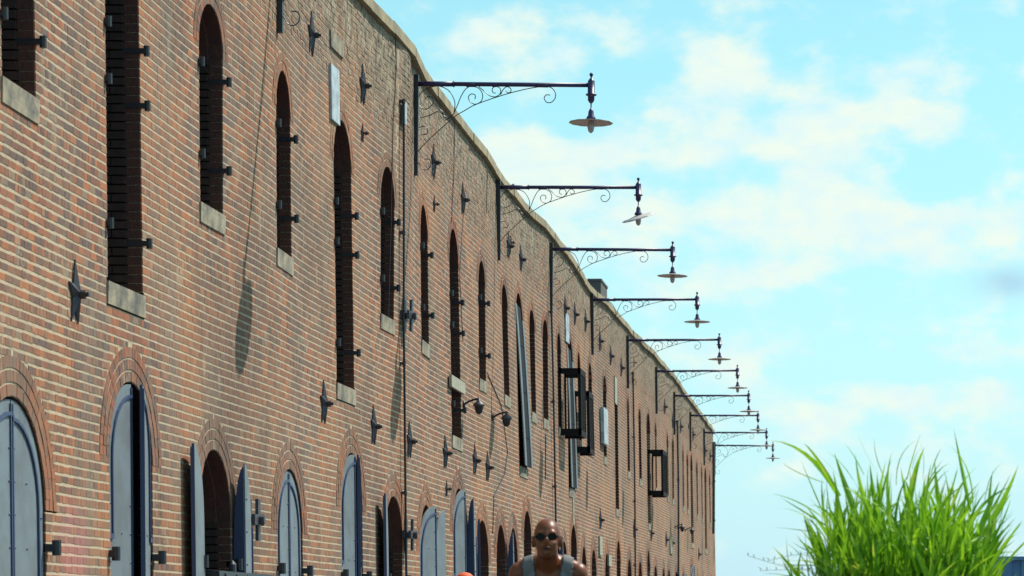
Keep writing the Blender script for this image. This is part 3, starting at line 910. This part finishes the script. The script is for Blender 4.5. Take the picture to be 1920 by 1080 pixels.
# black awning box low on the wall and its small lamp --------------
ya, za = wp(405, 1067, .12); yb, _ = wp(508, 1077, .12)
m = MB()
m.hexa([P(ya, za - .42, .0), P(ya, za - .42, .16), P(yb, za - .42, .16), P(yb, za - .42, .0), P(ya, za, .0), P(ya, za - .015, .15), P(yb, za - .015, .15), P(yb, za, .0)])
for k in range(5):
    yk = ya + (yb - ya) * (k + .5) / 5
    m.hexa([P(yk - .02, za - .44, .15), P(yk - .02, za - .44, .19), P(yk + .02, za - .44, .19), P(yk + .02, za - .44, .15), P(yk - .02, za - .03, .15), P(yk - .02, za - .04, .165), P(yk + .02, za - .04, .165), P(yk + .02, za - .03, .15)])
aw = hpart(m.build('door_hood', M_IRON))
m = MB(); y, z = wp(440, 1058, .12); m.tube([P(y, z - .07, .10), P(y, z, .10), P(y, z + .035, .10)], [.035, .035, .008], 10)
m.build('knob', M_STAR, aw)

# vents on the roof
m = MB(); y, _ = wp(1118, 530)
m.box((-6.60, 67.0, 8.05), (-6.30, 68.6, 9.22)); m.box((-6.62, 66.97, 9.22), (-6.28, 68.63, 9.27))
hpart(m.build('roof_vent', M_ROOF))
m = MB(); y, _ = wp(985, 390)
m.tube([(-W0 - .4, y, 8.1), (-W0 - .4, y, 8.85)], .06, 10); m.lathe((-W0 - .4, y, 8.85), [(.1, 0), (.1, .03), (.01, .1)], 12)
hpart(m.build('vent_pipe', M_IRON))

# ------------------------------------------------------------------ street lamps on long wall brackets
S = 143.2 * 4.32    # crop pixels per metre in the drawing the scrolls were taken from
def lp(x, y): return ((x - 168) / S + .028, 0, (246 - y) / S)
lamp = empty('bracket_lamp')
m = MB(); m.box((-.012, -.034, -1.20), (.058, .034, .118)); m.box((.0, -.04, -1.0), (.012, .04, -.94)); m.box((.0, -.04, -.06), (.012, .04, .0))
m.build('wall_bar', M_IRON, lamp)
m = MB(); A = 2.315
m.tube([(.05, 0, 0), (A - .04, 0, 0)], .029, 12); m.tube([(.05, 0, 0), (.52, 0, 0)], .034, 12)
m.tube([(.51, 0, 0), (.525, 0, 0)], .043, 12); m.tube([(1.6, 0, -.004), (1.75, 0, -.006)], .031, 10); m.tube([(.68, 0, -.005), (.80, 0, -.007)], .032, 10); m.tube([(1.02, 0, -.005), (1.08, 0, -.006)], .031, 10)
m.build('arm', M_LAMP, lamp, smooth=True)
SC = [[(1240,262),(1150,265),(1000,295),(830,345),(650,410),(560,460),(480,510),(350,625),(240,730),(186,795)],
      [(1160,264),(1240,262),(1285,295),(1294,345),(1265,385),(1225,388),(1203,355),(1220,328),(1250,330)],
      [(472,486),(500,420),(530,345),(570,282),(620,262),(680,285),(705,335),(692,385),(645,408),(603,388),(590,350),(612,325),(645,335),(642,368)],
      [(190,350),(215,310),(270,278),(350,264),(430,300),(475,375),(480,430),(472,486)],
      [(670,264),(715,300),(760,338),(810,346),(848,318),(845,278),(812,262),(782,282),(788,312),(810,316)],
      [(850,330),(868,290),(900,264),(932,280),(930,308),(905,312),(893,298)],
      [(472,486),(420,520),(350,470),(280,500),(200,522)],
      [(190,420),(225,450),(270,440),(305,400),(300,360),(262,345),(238,372),(255,400)],
      [(190,600),(240,590),(265,620),(250,655),(215,655)],
      [(186,880),(220,935),(262,940),(290,905),(280,860),(240,855)],
      [(470,490),(400,540),(380,470),(300,420)]]
m = MB()
for pts in SC:
    m.tube(smooth_path([lp(*p) for p in pts], 4), .0062, 5)
m.build('scrollwork', M_IRON, lamp)
m = MB(); c = (A, 0, 0)
m.lathe(c, [(.0, .165), (.018, .158), (.026, .14), (.018, .118), (.010, .108), (.012, .095), (.022, .085), (.038, .062), (.046, .05), (.046, -.115), (.070, -.118), (.070, -.134), (.044, -.138),
            (.043, -.20), (.022, -.232), (.009, -.24), (.008, -.305), (.018, -.31), (.034, -.345), (.040, -.40), (.060, -.425), (.066, -.452), (.03, -.455), (0, -.455)], 20)
head = m.build('lamp_head', M_LAMP, lamp, smooth=True)
m = MB()
wob = lambda t: 1 + .022 * cos(12 * t)
m.lathe(c, [(.03, -.450), (.09, -.458), (.18, -.474), (.285, -.490), (.283, -.496), (.18, -.482), (.09, -.470), (.03, -.464)], 48, wob=wob)
m.build('lamp_shade', M_SHADE, head, smooth=True)
m = MB(); m.lathe(c, [(.03, -.46), (.043, -.50), (.046, -.55), (.036, -.60), (.015, -.625), (0, -.628)], 16)
m.build('bulb', M_BULB, head, smooth=True)
LAMPS = [(780, 157), (933, 351), (1033, 467), (1109, 562), (1176, 638), (1230, 696), (1264, 742), (1294, 779), (1320, 811), (1340, 835)]
LL = ['scrolled bracket lamp, the largest whole one against the sky',
      'scrolled bracket lamp with its saucer shade knocked aslant, next beyond the largest',
      'scrolled bracket lamp just beyond the one with the tilted shade',
      'scrolled bracket lamp fixed beside the grey roof vent on the parapet',
      'fifth whole scrolled bracket lamp, counted from the largest one',
      'scrolled bracket lamp above the far window guard, fifth from the far corner',
      'scrolled bracket lamp, fourth from the far corner of the wall',
      'scrolled bracket lamp, third from the far corner of the wall',
      'scrolled bracket lamp, next to last before the far corner',
      'smallest scrolled bracket lamp, right at the far corner of the wall']
GR = 'scrolled bracket lamps along the warehouse wall'
Lpos = [wp(519, -162)] + [wp(px, py, .028) for px, py in LAMPS]
LL = ['bracket lamp cut off by the top edge, only its wall bar foot showing'] + LL
for i, (y, z) in enumerate(Lpos):
    r = lamp if i == 0 else copy_tree(lamp)
    r.location = P(y, z)
    r.location.x = -wall_off(y, z - .6) + .002
    r.rotation_euler = (0, [0, .008, 0, .008, -.004, -.008, -.008, -.004, 0, 0, .008][i], [0, 0, .01, -.01, 0, .01, 0, .01, 0, -.01, 0][i])
    tag(r, LL[i], 'street lamp', GR)
    if i == 2:
        for ch in [q for q in bpy.data.objects if q.parent == r and q.name.startswith('lamp_head')]:
            for sh in [q for q in bpy.data.objects if q.parent == ch and 'shade' in q.name]:
                M0 = Matrix.Translation((A, 0, -.46)) @ Matrix.Rotation(-.30, 4, 'Y') @ Matrix.Rotation(.26, 4, 'X') @ Matrix.Translation((-A, 0, .46))
                sh.matrix_local = M0

# small gooseneck wall lamps
wl = empty('wall_lamp')
m = MB(); m.tube([(0, 0, -.05), (.03, 0, -.05)], .05, 12)
m.tube(smooth_path([(.02, 0, -.05), (.08, 0, -.01), (.16, 0, .02), (.23, 0, .035)], 4), .016, 8)
m.build('arm', M_IRON, wl, smooth=True)
m = MB(); m.lathe((.235, 0, .0), [(0, .05), (.022, .045), (.026, .0), (.07, -.03), (.088, -.06), (.088, -.075), (.06, -.08)], 16)
m.build('lamp_shade', M_STAR, wl, smooth=True)
m = MB(); m.lathe((.235, 0, .0), [(.068, -.07), (.062, -.12), (.045, -.17), (.02, -.195), (0, -.2)], 14)
m.build('globe', M_IRON, wl, smooth=True)
WLS = [(868, 752, 'dark gooseneck wall lamp beside the faded plate at the foot of a tall door'),
       (922, 777, 'dark gooseneck wall lamp with a pale-topped shade and a trailing cable'),
       (1265, 985, 'tiny wall lamp beside the far downpipe, the nearer of the far pair'),
       (1284, 991, 'tiny wall lamp beyond the far downpipe, the farther of the far pair')]
for i, (px, py, lab) in enumerate(WLS):
    r = wl if i == 0 else copy_tree(wl)
    y, z = wp(px, py); r.location = P(y, z, .0); tag(r, lab, 'wall lamp', 'gooseneck lamps on the warehouse wall')

# ------------------------------------------------------------------ people
def ell(bm, c, r, rot=(0, 0, 0), seg=18):
    M = Matrix.Translation(c) @ Euler(rot).to_matrix().to_4x4() @ Matrix.Diagonal((*r, 1))
    bmesh.ops.create_uvsphere(bm, u_segments=seg, v_segments=max(8, seg * 2 // 3), radius=1, matrix=M)
def limb(bm, pts, rs, n=12):
    """tapering chain with round joints"""
    mb = MB(); mb.tube(pts, rs, n); vs = [bm.verts.new(v) for v in mb.v]
    for f in mb.f: bm.faces.new([vs[i] for i in f])
    for p, r in zip(pts, rs): ell(bm, p, (r, r, r), seg=10)
def remesh(bm, voxel, name):
    me = bpy.data.meshes.new(name); bm.to_mesh(me); bm.free()
    o = bpy.data.objects.new(name, me); COL.objects.link(o)
    r = o.modifiers.new('r', 'REMESH'); r.mode = 'VOXEL'; r.voxel_size = voxel
    s = o.modifiers.new('s', 'SMOOTH'); s.factor = .5; s.iterations = 3
    dg = bpy.context.evaluated_depsgraph_get(); dg.update()
    me2 = bpy.data.meshes.new_from_object(o.evaluated_get(dg))
    bpy.data.objects.remove(o)
    me2.polygons.foreach_set('use_smooth', [True] * len(me2.polygons))
    return me2
def figure():
    """standing on the origin, facing -Y, leaning forward a little, head top 1.72 m"""
    bm = bmesh.new()
    HY = -.17
    # head pitched down a little
    H = (0, HY, 1.60)
    ell(bm, (0, HY + .015, 1.625), (.076, .095, .095)); ell(bm, (0, HY - .022, 1.565), (.062, .075, .075))
    ell(bm, (0, HY - .050, 1.525), (.040, .045, .034)); ell(bm, (0, HY - .088, 1.592), (.014, .020, .022))      # chin, nose
    ell(bm, (0, HY - .078, 1.615), (.010, .016, .028)); ell(bm, (0, HY - .083, 1.556), (.024, .012, .010))       # bridge, lips
    for s in (-1, 1):
        ell(bm, (s * .079, HY + .01, 1.582), (.010, .020, .030)); ell(bm, (s * .034, HY - .062, 1.575), (.022, .02, .016))   # ears, cheeks
        ell(bm, (s * .030, HY - .070, 1.638), (.026, .013, .009))                                               # brows
    limb(bm, [(0, -.045, 1.42), (0, -.09, 1.47), (0, HY + .015, 1.54)], [.066, .060, .058])
    # trunk
    ell(bm, (0, -.02, 1.30), (.165, .105, .15)); ell(bm, (0, -.01, 1.15), (.145, .095, .15)); ell(bm, (0, .02, .98), (.155, .105, .13))
    ell(bm, (0, -.05, 1.395), (.125, .075, .06)); limb(bm, [(-.13, -.045, 1.445), (0, -.05, 1.485), (.13, -.045, 1.445)], [.052, .062, .052]); ell(bm, (0, -.03, 1.38), (.16, .085, .09))
    for s in (-1, 1):
        ell(bm, (s * .075, -.09, 1.30), (.075, .045, .06))
        ell(bm, (s * .160, -.045, 1.415), (.062, .062, .066))
        fx = s * .04
        limb(bm, [(s * .168, -.045, 1.40), (s * .20, -.03, 1.22), (s * .215, -.03, 1.10)], [.052, .046, .038])
        limb(bm, [(s * .215, -.03, 1.10), (s * .220, -.10, .97), (s * .215, -.155, .865)], [.038, .034, .024])
        hx, hy, hz = s * .213, -.175, .825
        ell(bm, (hx, hy, hz), (.019, .036, .045), (.4, 0, 0))
        for k in range(4):
            dy = -.030 + k * .019; ln = (.030, .036, .034, .026)[k]
            limb(bm, [(hx, hy + dy, hz - .03), (hx - s * .004, hy + dy - .008, hz - .035 - ln), (hx - s * .014, hy + dy - .006, hz - .035 - ln * 1.8)], [.0095, .0088, .0078], 8)
        limb(bm, [(hx - s * .006, hy - .030, hz + .012), (hx - s * .016, hy - .055, hz - .016), (hx - s * .020, hy - .060, hz - .044)], [.011, .010, .0085], 8)
        st = -.10 if s < 0 else .12
        limb(bm, [(s * .085, .02, .93), (s * .092, st * .5, .68), (s * .092, st, .49)], [.088, .072, .056])
        limb(bm, [(s * .092, st, .49), (s * .092, st + .05, .33), (s * .092, st + .07, .09)], [.054, .054, .036])
        ell(bm, (s * .095, st + .04, .045), (.045, .12, .044)); ell(bm, (s * .095, st + .10, .05), (.036, .05, .05))
    return remesh(bm, .0085, 'person')
def wrap(body, pred, off, name, m_, parent):
    bm = bmesh.new(); bm.from_mesh(body)
    bm.normal_update()
    kill = [f for f in bm.faces if not pred(f.calc_center_median())]
    bmesh.ops.delete(bm, geom=kill, context='FACES')
    for v in bm.verts: v.co += v.normal * off
    me = bpy.data.meshes.new(name); bm.to_mesh(me); bm.free(); me.materials.append(m_)
    me.polygons.foreach_set('use_smooth', [True] * len(me.polygons))
    o = bpy.data.objects.new(name, me); COL.objects.link(o); o.parent = parent
    so = o.modifiers.new('thick', 'SOLIDIFY'); so.thickness = .004; so.offset = 1
    return o
body = figure(); body.materials.append(M_SKIN)
def in_vest(c, trim=False):
    x, y, z = abs(c.x), c.y, c.z
    if not .88 < z < 1.55: return False
    if z > 1.06 and x > .165 + max(0, 1.15 - z) * .1: return False
    armhole = .136 + max(0, 1.36 - z) * .35
    if z > 1.24 and x > min(.158, armhole): return False
    neck = 1.24 + (x / .072) ** 2 * .20 if y < -.03 else 1.43 + (x / .07) ** 2 * .02
    return z < neck + .0
def in_trim(c):
    x, y, z = abs(c.x), c.y, c.z
    if z < 1.2: return False
    return in_vest(c) and z > 1.45
def person(loc, rz, skin, cap, label, vest_m):
    p = bpy.data.objects.new('person', body if skin is M_SKIN else body.copy()); COL.objects.link(p)
    if skin is not M_SKIN: p.data.materials.clear(); p.data.materials.append(skin)
    p.location = loc; p.rotation_euler = (0, 0, rz)
    if cap: p.scale = (.925, .925, .925)
    tag(p, label, 'person')
    wrap(body, in_vest, .006, 'vest', vest_m, p)
    wrap(body, lambda c: .52 < c.z < .97 and abs(c.x) < .185, .012, 'shorts', M_SHORT, p)
    wrap(body, lambda c: c.z < .10, .006, 'shoe', M_SHOE, p)
    HY = -.17
    m = MB()
    for s in (-1, 1):
        cx = s * .034; pts = []
        for i in range(14):
            a_ = 2 * pi * i / 14
            pts.append((cx + .025 * cos(a_), HY - .100 + .014 * abs(cos(a_) * .5 + s * .5) ** 2 * 1.2, 1.614 + .020 * sin(a_)))
        m.face(pts); m.face([(q[0], q[1] + .004, q[2]) for q in pts][::-1])
        m.tube([(s * .060, HY - .088, 1.618), (s * .079, HY - .04, 1.616), (s * .086, HY + .010, 1.608)], .0035, 6)
    m.tube([(-.012, HY - .103, 1.618), (.012, HY - .103, 1.618)], .004, 6)
    m.build('sunglasses', M_LENS, p)
    m = MB()
    m.tube([(-.024, HY - .090, 1.553), (-.012, HY - .0965, 1.557), (0, HY - .098, 1.556), (.012, HY - .0965, 1.557), (.024, HY - .090, 1.553)], [.002, .0045, .005, .0045, .002], 8)
    m.tube([(-.020, HY - .088, 1.548), (0, HY - .096, 1.546), (.020, HY - .088, 1.548)], [.002, .005, .002], 8)
    m.build('lips', M_LIPS, p, smooth=True)
    if cap:
        m = MB(); m.lathe((0, HY + .012, 1.625), [(.096, -.02), (.100, .0), (.098, .035), (.082, .075), (.05, .103), (.012, .112), (0, .112)], 24)
        pr = [(-.07, HY - .06), (-.05, HY - .135), (0, HY - .16), (.05, HY - .135), (.07, HY - .06)]
        m.face([(x, y, 1.612) for x, y in pr]); m.face([(x, y, 1.606) for x, y in pr][::-1])
        m.build('cap', M_CAP, p, smooth=True)
    return p
YP = 15.8
person(((1029 - VX) * YP / F, YP, 0.0), .06, M_SKIN, False, 'bald person in dark round sunglasses and a grey sleeveless vest', M_VEST)
YQ = 26.5
person(((873 - VX) * YQ / F, YQ, .0), .1, M_SKIN2, True, 'person of whom only the bright orange cap shows at the bottom edge', M_SHORT)

# ------------------------------------------------------------------ reeds
reed = empty('reed_clump', (.18, 14.2, 0))
tag(reed, 'tall bright green reed clump with long pointed leaves in front of the sky', 'plant')
rr = random.Random(21)
def blade(L, w, bend, twist, fold=.25, n=7):
    """leaf along +Z from the origin, bending towards +X"""
    m = MB(); rows = []
    for i in range(n + 1):
        t = i / n; a_ = bend * t ** 1.5
        x = L * t * sin(a_ * .6); z = L * t * cos(a_ * .6)
        ww = w * (.55 + 1.0 * t) if t < .3 else w * (.85 * (1 - ((t - .3) / .7) ** 1.5))
        ww = max(ww, .0006); tw = twist * t
        d = Vector((sin(tw) * .4, cos(tw), 0)) * ww / 2
        rows.append(((x - d.x, -d.y, z), (x + fold * ww, 0, z - .0), (x + d.x, d.y, z)))
    for a_, c_ in zip(rows, rows[1:]):
        m.face([a_[0], a_[1], c_[1], c_[0]]); m.face([a_[1], a_[2], c_[2], c_[1]])
    return m
VAR = []
for k in range(10):
    mb = blade(1.0, rr.uniform(.078, .125), rr.uniform(.2, 1.5), rr.uniform(-.9, .9)); VAR.append(mb)
varme = []
for mb in VAR:
    o = mb.build('leaf', M_LEAF, smooth=True); varme.append(o.data); bpy.data.objects.remove(o)
leaves = []; stalks = MB()
def leaf_at(p, d, L, wf=1.0, k=None):
    q = Vector(d).normalized().to_track_quat('Z', 'Y')
    M = Matrix.Translation(p) @ q.to_matrix().to_4x4() @ Matrix.Rotation(rr.uniform(0, 2 * pi), 4, 'Z') @ Matrix.Diagonal((L * wf, L * wf, L, 1))
    leaves.append((M, rr.randrange(10) if k is None else k))
for i in range(215):
    a_ = rr.uniform(0, 2 * pi); r0 = .29 * sqrt(rr.random())
    bx, by = r0 * cos(a_), r0 * sin(a_) * .9
    lean = .20 * r0 / .29 + .04
    h = rr.uniform(1.26, 1.72) - .14 * (r0 / .29) + (.12 if rr.random() < .12 else 0)
    tx, ty = bx + cos(a_) * lean * rr.uniform(.5, 1.0), by + sin(a_) * lean * rr.uniform(.5, 1.0)
    pts = [Vector((bx + (tx - bx) * t ** 1.6, by + (ty - by) * t ** 1.6, .05 + (h - .05) * t)) for t in (0, .25, .5, .75, 1)]
    stalks.tube(pts, [.008, .0075, .007, .005, .002], 5)
    nl = 13
    for j in range(nl):
        t = .42 + .58 * j / (nl - 1); f_ = t * 4; k = min(int(f_), 3); p = pts[k].lerp(pts[k + 1], f_ - k)
        ax = (pts[k + 1] - pts[k]).normalized()
        th = a_ * .4 + j * pi + rr.uniform(-.9, .9) if r0 < .2 else a_ + rr.uniform(-1.5, 1.5) + (pi if j % 2 else 0) * .5
        spread = rr.uniform(.15, .75) * (1.15 - .6 * (t - .4))
        d = ax + Vector((cos(th), sin(th), 0)) * spread
        leaf_at(p, d, rr.uniform(.22, .40), rr.uniform(.65, 1.15))
def reach(px, py, tx, ty, wf=.8, k=None):
    """a stray leaf seen against the sky: root and tip as the photo shows them"""
    y = 14.2 + rr.uniform(-.2, .2)
    a_ = Vector(((px - VX) * y / F, y, ZC + (VY - py) * y / F)); b_ = Vector(((tx - VX) * y / F, y + rr.uniform(-.05, .05), ZC + (VY - ty) * y / F))
    d = b_ - a_; a_ = a_ - Vector((.18, 14.2, 0))
    leaf_at(a_, d, d.length, wf, k)
for (a_, b_, c_, d_, w_) in [(1568, 925, 1488, 778, .95), (1575, 930, 1500, 800, .7), (1550, 975, 1455, 905, .7), (1548, 985, 1462, 930, .5), (1545, 905, 1440, 868, .3), (1545, 965, 1500, 860, .3),
      (1542, 985, 1540, 890, .3), (1680, 910, 1677, 800, .8), (1700, 900, 1722, 812, .5), (1660, 900, 1620, 815, .4), (1600, 900, 1555, 830, .4), (1620, 890, 1582, 815, .35),
      (1730, 900, 1740, 820, .4), (1745, 890, 1763, 828, .4), (1820, 960, 1788, 805, .6), (1825, 950, 1824, 812, .75), (1845, 950, 1856, 840, .5), (1860, 990, 1918, 920, .8), (1855, 985, 1912, 968, .6),
      (1865, 1010, 1905, 925, .4), (1540, 1000, 1450, 985, .35), (1548, 1030, 1455, 1040, .3), (1540, 1060, 1450, 1060, .3), (1560, 1050, 1470, 1020, .35), (1855, 1050, 1905, 1015, .5), (1780, 940, 1795, 870, .5), (1870, 1040, 1908, 1005, .4),
      (1640, 880, 1600, 810, .3), (1710, 880, 1718, 830, .5), (1850, 1060, 1890, 980, .5), (1770, 960, 1800, 870, .4), (1580, 900, 1530, 840, .3)]:
    reach(a_, b_, c_, d_, w_ * 1.0, rr.choice([0, 1, 2, 3]))
st = stalks.build('stalks', M_STALK, reed); st['kind'] = 'stuff'
order = sorted(range(len(leaves)), key=lambda i: leaves[i][0].to_translation().y - 4 * (leaves[i][0].to_translation().z > 1.2) - (3 if i >= len(leaves) - 32 else 0))
lead = set(order[:300]); lm = MB()
for i, (M, k) in enumerate(leaves):
    if i in lead:
        o = bpy.data.objects.new('leaf', varme[k]); COL.objects.link(o); o.parent = reed; o.matrix_local = M
    else:
        s = VAR[k]; k0 = len(lm.v)
        lm.v.extend([tuple(M @ Vector(v)) for v in s.v]); lm.f.extend([tuple(k0 + q for q in f) for f in s.f]); lm.t.extend(s.t); lm.m.extend(s.m)
o = lm.build('foliage', M_LEAF, reed, smooth=True); o['kind'] = 'stuff'
# thin seeding grass stems leaning out to the left of the reeds
gr = empty('seeding_grass', (-.25, 13.6, 0))
tag(gr, 'thin seeding grass stems leaning out low to the left of the green reeds', 'grass')
m = MB(); s2 = MB()
for (pts) in ([(1590, 1180), (1570, 1110), (1530, 1075), (1470, 1062), (1402, 1042)], [(1600, 1180), (1580, 1100), (1545, 1070), (1490, 1068), (1425, 1070)], [(1600, 1180), (1590, 1100), (1550, 1058), (1500, 1040), (1440, 1052)]):
    P3 = smooth_path([((px - VX) * 13.6 / F + .25, 0, ZC + (VY - py) * 13.6 / F) for px, py in pts], 8)
    P3[0] = Vector((.0 + .1, 0, .75)); P3 = [Vector((.05, 0, .02)), Vector((.08, 0, .5))] + P3
    m.tube(P3, .0010, 4)
    for i in range(14, len(P3), 2):
        c = P3[i]; s2.tube([c, c + Vector((rr.uniform(-.006, .006), 0, .008)), c + Vector((rr.uniform(-.01, .01), 0, .018))], [.0008, .0026, .0005], 5)
m.build('stem', M_STALK, gr); s2.build('seed_head', M_STALK, gr)

# ------------------------------------------------------------------ blue container far right
YK = 60.0
m = MB(); x0 = (1862 - VX) * YK / F; zt_ = ZC + (VY - 1046) * YK / F
n = 30
for i in range(n):
    xa = x0 + i * .2; xb = xa + .2
    m.hexa([(xa, YK + (.0 if i % 2 else .04), .1), (xb, YK + (.0 if i % 2 else .04), .1), (xb, YK + 2.4, .1), (xa, YK + 2.4, .1),
            (xa, YK + (.0 if i % 2 else .04), zt_ - .05), (xb, YK + (.0 if i % 2 else .04), zt_ - .05), (xb, YK + 2.4, zt_ - .05), (xa, YK + 2.4, zt_ - .05)], skip=(3, 5))
ct = empty('container', (x0, YK, 0))
tag(ct, 'blue ribbed metal container low at the right edge behind the reeds', 'container')
o = m.build('body', M_BLUE); o.parent = ct; o.matrix_parent_inverse = Matrix.Translation((-x0, -YK, 0))
m = MB(); m.box((x0 - .03, YK - .03, zt_ - .05), (x0 + 6.03, YK + 2.43, zt_ + .03)); m.box((x0 - .03, YK - .03, .0), (x0 + 6.03, YK + 2.43, .1))
for xx in (x0 - .03, x0 + 5.95): m.box((xx, YK - .025, .1), (xx + .08, YK + .06, zt_ - .05))
o = m.build('frame', M_BLUE); o.parent = ct; o.matrix_parent_inverse = Matrix.Translation((-x0, -YK, 0))
bpy.context.view_layer.update()
